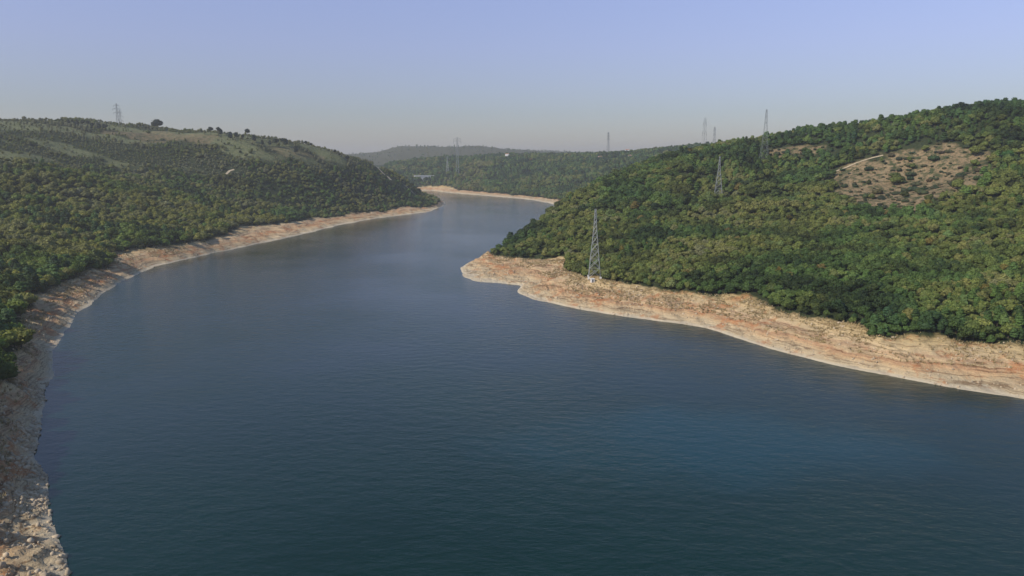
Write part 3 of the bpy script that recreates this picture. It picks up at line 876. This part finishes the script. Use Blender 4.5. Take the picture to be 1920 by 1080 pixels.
# ------------------------------------------------------------------ stones and dry brush on the bare bank
def bank_points(n, lo, hi, dmax=750):
    x = rng.uniform(-450, 500, n * 30); y = rng.uniform(60, dmax, n * 30)
    k = in_view(x, y, 60); x, y = x[k], y[k]
    sd = seg_dist(x, y, WATER, True); k = (sd < 70) & ~inside(x, y, WATER); x, y = x[k], y[k]
    z, sd = height(x, y); v = veg_mask(x, y, sd)
    k = (v < 1.5) & (sd > .3) & (z > lo) & (z < hi); x, y, z = x[k], y[k], z[k]
    w = rng.random(len(x)) < np.clip(.55 + fbm(x, y, 14, 3, 2) * 1.6, .03, 1)
    x, y, z = x[w][:n], y[w][:n], z[w][:n]
    return x, y, z
x, y, z = bank_points(9000, .02, 12)
def near_left(n):
    q = rng.uniform(-190, -60, n * 12); w = rng.uniform(100, 330, n * 12)
    sd = seg_dist(q, w, WPOLY, True); k = (sd < 26) & ~inside(q, w, WPOLY); q, w, sd = q[k], w[k], sd[k]
    k = (rng.random(len(q)) < np.exp(-sd / 10) * np.clip(.6 + 2 * fbm(q, w, 9, 2, 1), .1, 1)); q, w = q[k][:n], w[k][:n]
    h, _ = height(q, w); return q, w, h
x2, y2, z2 = near_left(6500); n_near = len(x2)
x, y, z = np.concatenate([x, x2]), np.concatenate([y, y2]), np.concatenate([z, z2])
ns = len(x); base = ICO_V[:12]; bf = ICO_F
b0, f0 = icosphere(0)
s = (.15 + .6 * rng.random(ns) ** 4); s[-n_near:] = .22 + .75 * rng.random(n_near) ** 3; s = s[:, None, None]
V = b0[None] * s * rng.uniform(.6, 1.3, (ns, 12, 1)) * rng.uniform(.5, 1.3, (ns, 1, 3)) + np.stack([x, y, z], 1)[:, None, :]
Fc = (f0[None] + (np.arange(ns) * 12)[:, None, None]).reshape(-1, 3)
o = link(bpy.data.objects.new('stones', mesh_np('stones', V.reshape(-1, 3), Fc, M_ROCK, k=3)))
tag(o, 'pale weathered stones scattered over the bare reservoir banks', 'stones', kind='stuff')
x, y, z = bank_points(14000, 5.0, 14)
ns = len(x); nb = 7
a = rng.uniform(0, 6.28, (ns, nb)); h = rng.uniform(.35, 1.2, (ns, nb)); r0 = rng.uniform(0, .5, (ns, nb))
cx = x[:, None] + np.cos(a) * r0; cy = y[:, None] + np.sin(a) * r0
w = .16
P0 = np.stack([cx - w * np.sin(a), cy + w * np.cos(a), z[:, None] + 0 * a - .05], -1); P1 = np.stack([cx + w * np.sin(a), cy - w * np.cos(a), z[:, None] + 0 * a - .05], -1)
P2 = np.stack([cx + np.cos(a) * .45, cy + np.sin(a) * .45, z[:, None] + h], -1)
V = np.stack([P0, P1, P2], 2).reshape(-1, 3)
o = link(bpy.data.objects.new('dry_grass', mesh_np('dry_grass', V, np.arange(len(V)).reshape(-1, 3), M_DRY, k=3)))
tag(o, 'dry straw coloured grass and brush along the top of the bare banks', 'dry grass', kind='stuff')

# ------------------------------------------------------------------ transmission towers
def pylon(loc, H, base, arms, label, rz=0.0, th=1.0, waist=.0, group='electricity pylons of the power line', plinth=False):
    """arms: list of (height fraction, half span)"""
    e = empty('electricity_pylon', loc, rz)
    tag(e, label, 'pylon', group)
    lv = [0, .14, .27, .39, .50, .60, .69, .77, .84, .90, .95, 1.0]
    def half(t):
        top = .022 * H
        if t < .72: return base / 2 * (1 - t / .72) + top * (t / .72)
        return top * (1 - (t - .72) / .28 * .55)
    lt = .26 * th; bt = .15 * th
    cs = [(-1, -1), (1, -1), (1, 1), (-1, 1)]
    for sx, sy in cs:
        b = MB()
        for t0, t1 in zip(lv[:-1], lv[1:]):
            b.bar((sx * half(t0), sy * half(t0), H * t0 - (1.5 if t0 == 0 else 0)), (sx * half(t1), sy * half(t1), H * t1), lt)
        b.build('leg', M_STEEL, e)
    b = MB()
    for t0, t1 in zip(lv[:-1], lv[1:]):
        for q in range(4):
            a_, c_ = cs[q], cs[(q + 1) % 4]
            h0, h1 = half(t0), half(t1)
            b.bar((a_[0] * h0, a_[1] * h0, H * t0), (c_[0] * h1, c_[1] * h1, H * t1), bt)
            b.bar((c_[0] * h0, c_[1] * h0, H * t0), (a_[0] * h1, a_[1] * h1, H * t1), bt)
            b.bar((a_[0] * h1, a_[1] * h1, H * t1), (c_[0] * h1, c_[1] * h1, H * t1), bt)
    b.build('bracing', M_STEEL, e)
    for fz, sp_ in arms:
        b = MB(); z0 = H * fz; hh = half(fz); dz = .035 * H
        for s in (-1, 1):
            for yy in (-hh, hh):
                b.bar((s * hh, yy, z0), (s * sp_, 0, z0 + dz * .2), bt * 1.2); b.bar((s * hh, yy, z0 + dz), (s * sp_, 0, z0 + dz * .2), bt * 1.2)
            b.bar((s * (hh + sp_) / 2, 0, z0), (s * (hh + sp_) / 2, 0, z0 + dz * .6), bt)
        ar = b.build('crossarm', M_STEEL, e)
        for s in (-1, 1):
            b = MB(); b.bar((s * sp_, 0, z0 + dz * .2), (s * sp_, 0, z0 - .045 * H), .16 * th, .22 * th, 6); b.build('insulator', M_GLASS, ar)
    for sx, sy in cs:
        b = MB(); b.box((sx * half(0), sy * half(0), -.1), (1.3, 1.3, 1.6)); b.build('footing', M_CONC, e)
    return e
def ground_z(x, y): return float(height(np.array([x]), np.array([y]))[0][0])
def tower(pxb, D, Hpx, base, arms, label, rz, th):
    x, y = dpt(pxb, D)
    for _ in range(3):
        z = ground_z(x, y); x = (pxb - 960.0) / F * (D * cp - (z + 10 - CAM_H) * sp)
    # height from the top pixel
    H = at_d(pxb, Hpx, D)[2] - z
    return pylon((x, y, z), H, base, [(f, s) for f, s in arms], label, rz, th)
x, y = at_z(1115, 519, 12.0)
D1 = y
tower(1115, D1, 392, 8.0, [(.80, 4.5), (.88, 4.0), (.95, 3.4)], 'tall narrow lattice pylon at the wood edge above the right bank', R(86), .92)
tower(1347, 748, 293, 8.5, [(.80, 4.5), (.88, 4.0), (.95, 3.4)], 'lattice pylon halfway up the right hill against the trees', R(80), .66)
tower(1433, 860, 205, 9, [(.74, 5), (.84, 6), (.93, 4.5)], 'lattice pylon rising through the trees on the right hill crest', R(60), .48)
tower(1317, 1700, 221, 9, [(.62, 5), (.78, 6.5), (.92, 5)], 'taller pylon of the distant pair left of the right hill', R(30), 1.0)
tower(1337, 1900, 238, 9, [(.7, 5), (.82, 5), (.94, 4)], 'shorter pylon of the distant pair left of the right hill', R(40), 1.0)
tower(1140, 2550, 248, 10, [(.72, 6), (.84, 6), (.95, 5)], 'distant pylon on the middle ridge skyline right of the water', R(40), 1.9)
tower(858, 2290, 258, 9, [(.90, 11), (.96, 11)], 'tall distant pylon with one wide top crossarm beyond the water bend', R(0), 1.6)
tower(839, 2350, 293, 9, [(.86, 6), (.93, 6)], 'faint low pylon just left of the wide armed distant pylon', R(20), 1.5)
tower(222, 1560, 194, 8, [(.70, 6.5), (.82, 7.5), (.93, 5)], 'left of two far pylons on the left hill skyline', R(25), 1.4)
tower(229, 1800, 206, 8, [(.70, 6), (.82, 6.5), (.93, 5)], 'right and shorter of two far pylons on the left hill skyline', R(25), 1.4)
# small white hut at the foot of the near pylon
x, y = at_z(1111, 523, 11.8); z = ground_z(x, y)
e = empty('utility_hut', (x, y, z), R(8)); tag(e, 'tiny white utility hut at the foot of the nearest pylon', 'hut')
b = MB(); b.box((0, 0, 1.0), (2.3, 2.0, 2.6)); b.build('wall', M_WHITE, e)
b = MB(); b.box((0, 0, 2.39), (2.7, 2.4, .16)); b.build('roof', M_WHITE, e)
b = MB(); b.box((0, -1.02, .85), (.9, .06, 1.8)); b.build('door', M_GLASS, e)

# ------------------------------------------------------------------ houses beyond the bend
def house(pxb, pyb, w, d, h, label, rz=0.0, D=None, lift=0.0):
    if D is None: x, y, _ = hit(pxb, pyb, 1500)
    else: x, y = dpt(pxb, D)
    z = ground_z(x, y) + lift
    e = empty('house', (x, y, z), rz); tag(e, label, 'house', 'white houses beyond the bend')
    b = MB(); b.box((0, 0, h / 2 - 2), (w, d, h + 4)); wl = b.build('wall', M_WHITE, e)
    b = MB(); ro = .5; rh = h + d * .22
    for s in (-1, 1):
        b.tri([(-w / 2 - ro, s * (d / 2 + ro), h - .05), (w / 2 + ro, s * (d / 2 + ro), h - .05), (w / 2 + ro, 0, rh), (-w / 2 - ro, 0, rh)][::s])
        b.tri([(s * (w / 2 + .02), -d / 2, h), (s * (w / 2 + .02), d / 2, h), (s * (w / 2 + .02), 0, rh - .1)][::s])
    r = b.build('roof', M_TILE, e)
    b = MB(); b.box((w * .25, d * .1, rh), (.9, .9, 2)); b.build('chimney', M_WHITE, r)
    for k in (-.3, 0.3):
        b = MB(); b.box((w * k, -d / 2 - .03, h * .6), (1.4, .12, 1.5)); b.build('window', M_GLASS, e)
    b = MB(); b.box((0, -d / 2 - .03, 1.1), (1.2, .12, 2.2)); b.build('door', M_GLASS, e)
    return e
house(951, 300, 12, 9, 8, 'bright white house left of centre on the distant wooded ridge', R(-15), lift=9)
house(1125, 300, 11, 9, 6, 'dull pinkish house below the far ridge pylon', R(10), lift=5)
house(1176, 291, 12, 9, 9, 'white house on the distant skyline right of the pylon', R(-10), lift=6)
house(1181, 298, 9, 8, 7, 'small pale house just under the white skyline house', R(15), lift=4)

# concrete bridge at the head of the left hand inlet
x0, y0 = dpt(776, 2330); x1, y1 = dpt(832, 2360)
zd = at_d(792, 329.5, 2330)[2]
e = empty('road_bridge', (x0, y0, zd), math.atan2(y1 - y0, x1 - x0)); tag(e, 'pale concrete road bridge beyond the tip of the left shore', 'bridge')
Lb = math.dist((x0, y0), (x1, y1))
b = MB(); b.box((Lb / 2, 0, -1.2), (Lb, 9, 2.4)); b.build('deck', M_CONC, e)
for s in (-1, 1):
    b = MB(); b.box((Lb / 2, s * 4.3, .5), (Lb, .3, 1.0)); b.build('parapet', M_CONC, e)
b = MB()   # wide V-shaped abutment
v = [(20, -4, -2.4), (54, -4, -2.4), (42, -4, -30), (32, -4, -30)]
b.v = [tuple(p) for p in v] + [(p[0], 4, p[2]) for p in v]
b.f = [(3, 2, 1, 0), (4, 5, 6, 7), (0, 1, 5, 4), (1, 2, 6, 5), (2, 3, 7, 6), (3, 0, 4, 7)]
pier = b.build('pier', M_CONC, e)
b = MB(); b.box((37.5, -4.1, -11), (7, .3, 8)); b.build('opening_shade_panel', M_GLASS, pier)  # dark slab on the solid pier, standing in for shade inside a hole
for xx in (68, 86):
    b = MB(); b.box((xx, 0, -14), (3, 5, 23.2)); b.build('pier', M_CONC, e)

# ------------------------------------------------------------------ haze
zt = max(float(GZ.max()) + 60, 260)
b = MB(); b.box((0, 4950, (zt - 9) / 2), (19000, 12300, zt + 9))
mh = bpy.data.materials.new('haze_air'); mh.use_nodes = True; nt = mh.node_tree
for n in list(nt.nodes): nt.nodes.remove(n)
mo = nt.nodes.new('ShaderNodeOutputMaterial'); pv = nt.nodes.new('ShaderNodeVolumePrincipled')
pv.inputs['Color'].default_value = (.86, .86, .84, 1); pv.inputs['Density'].default_value = .00011
pv.inputs['Anisotropy'].default_value = 0.2
nt.links.new(pv.outputs[0], mo.inputs['Volume'])
hz = b.build('haze', mh); tag(hz, kind='stuff'); hz['label'] = 'thin pale summer haze filling the valley air'; hz['category'] = 'haze'
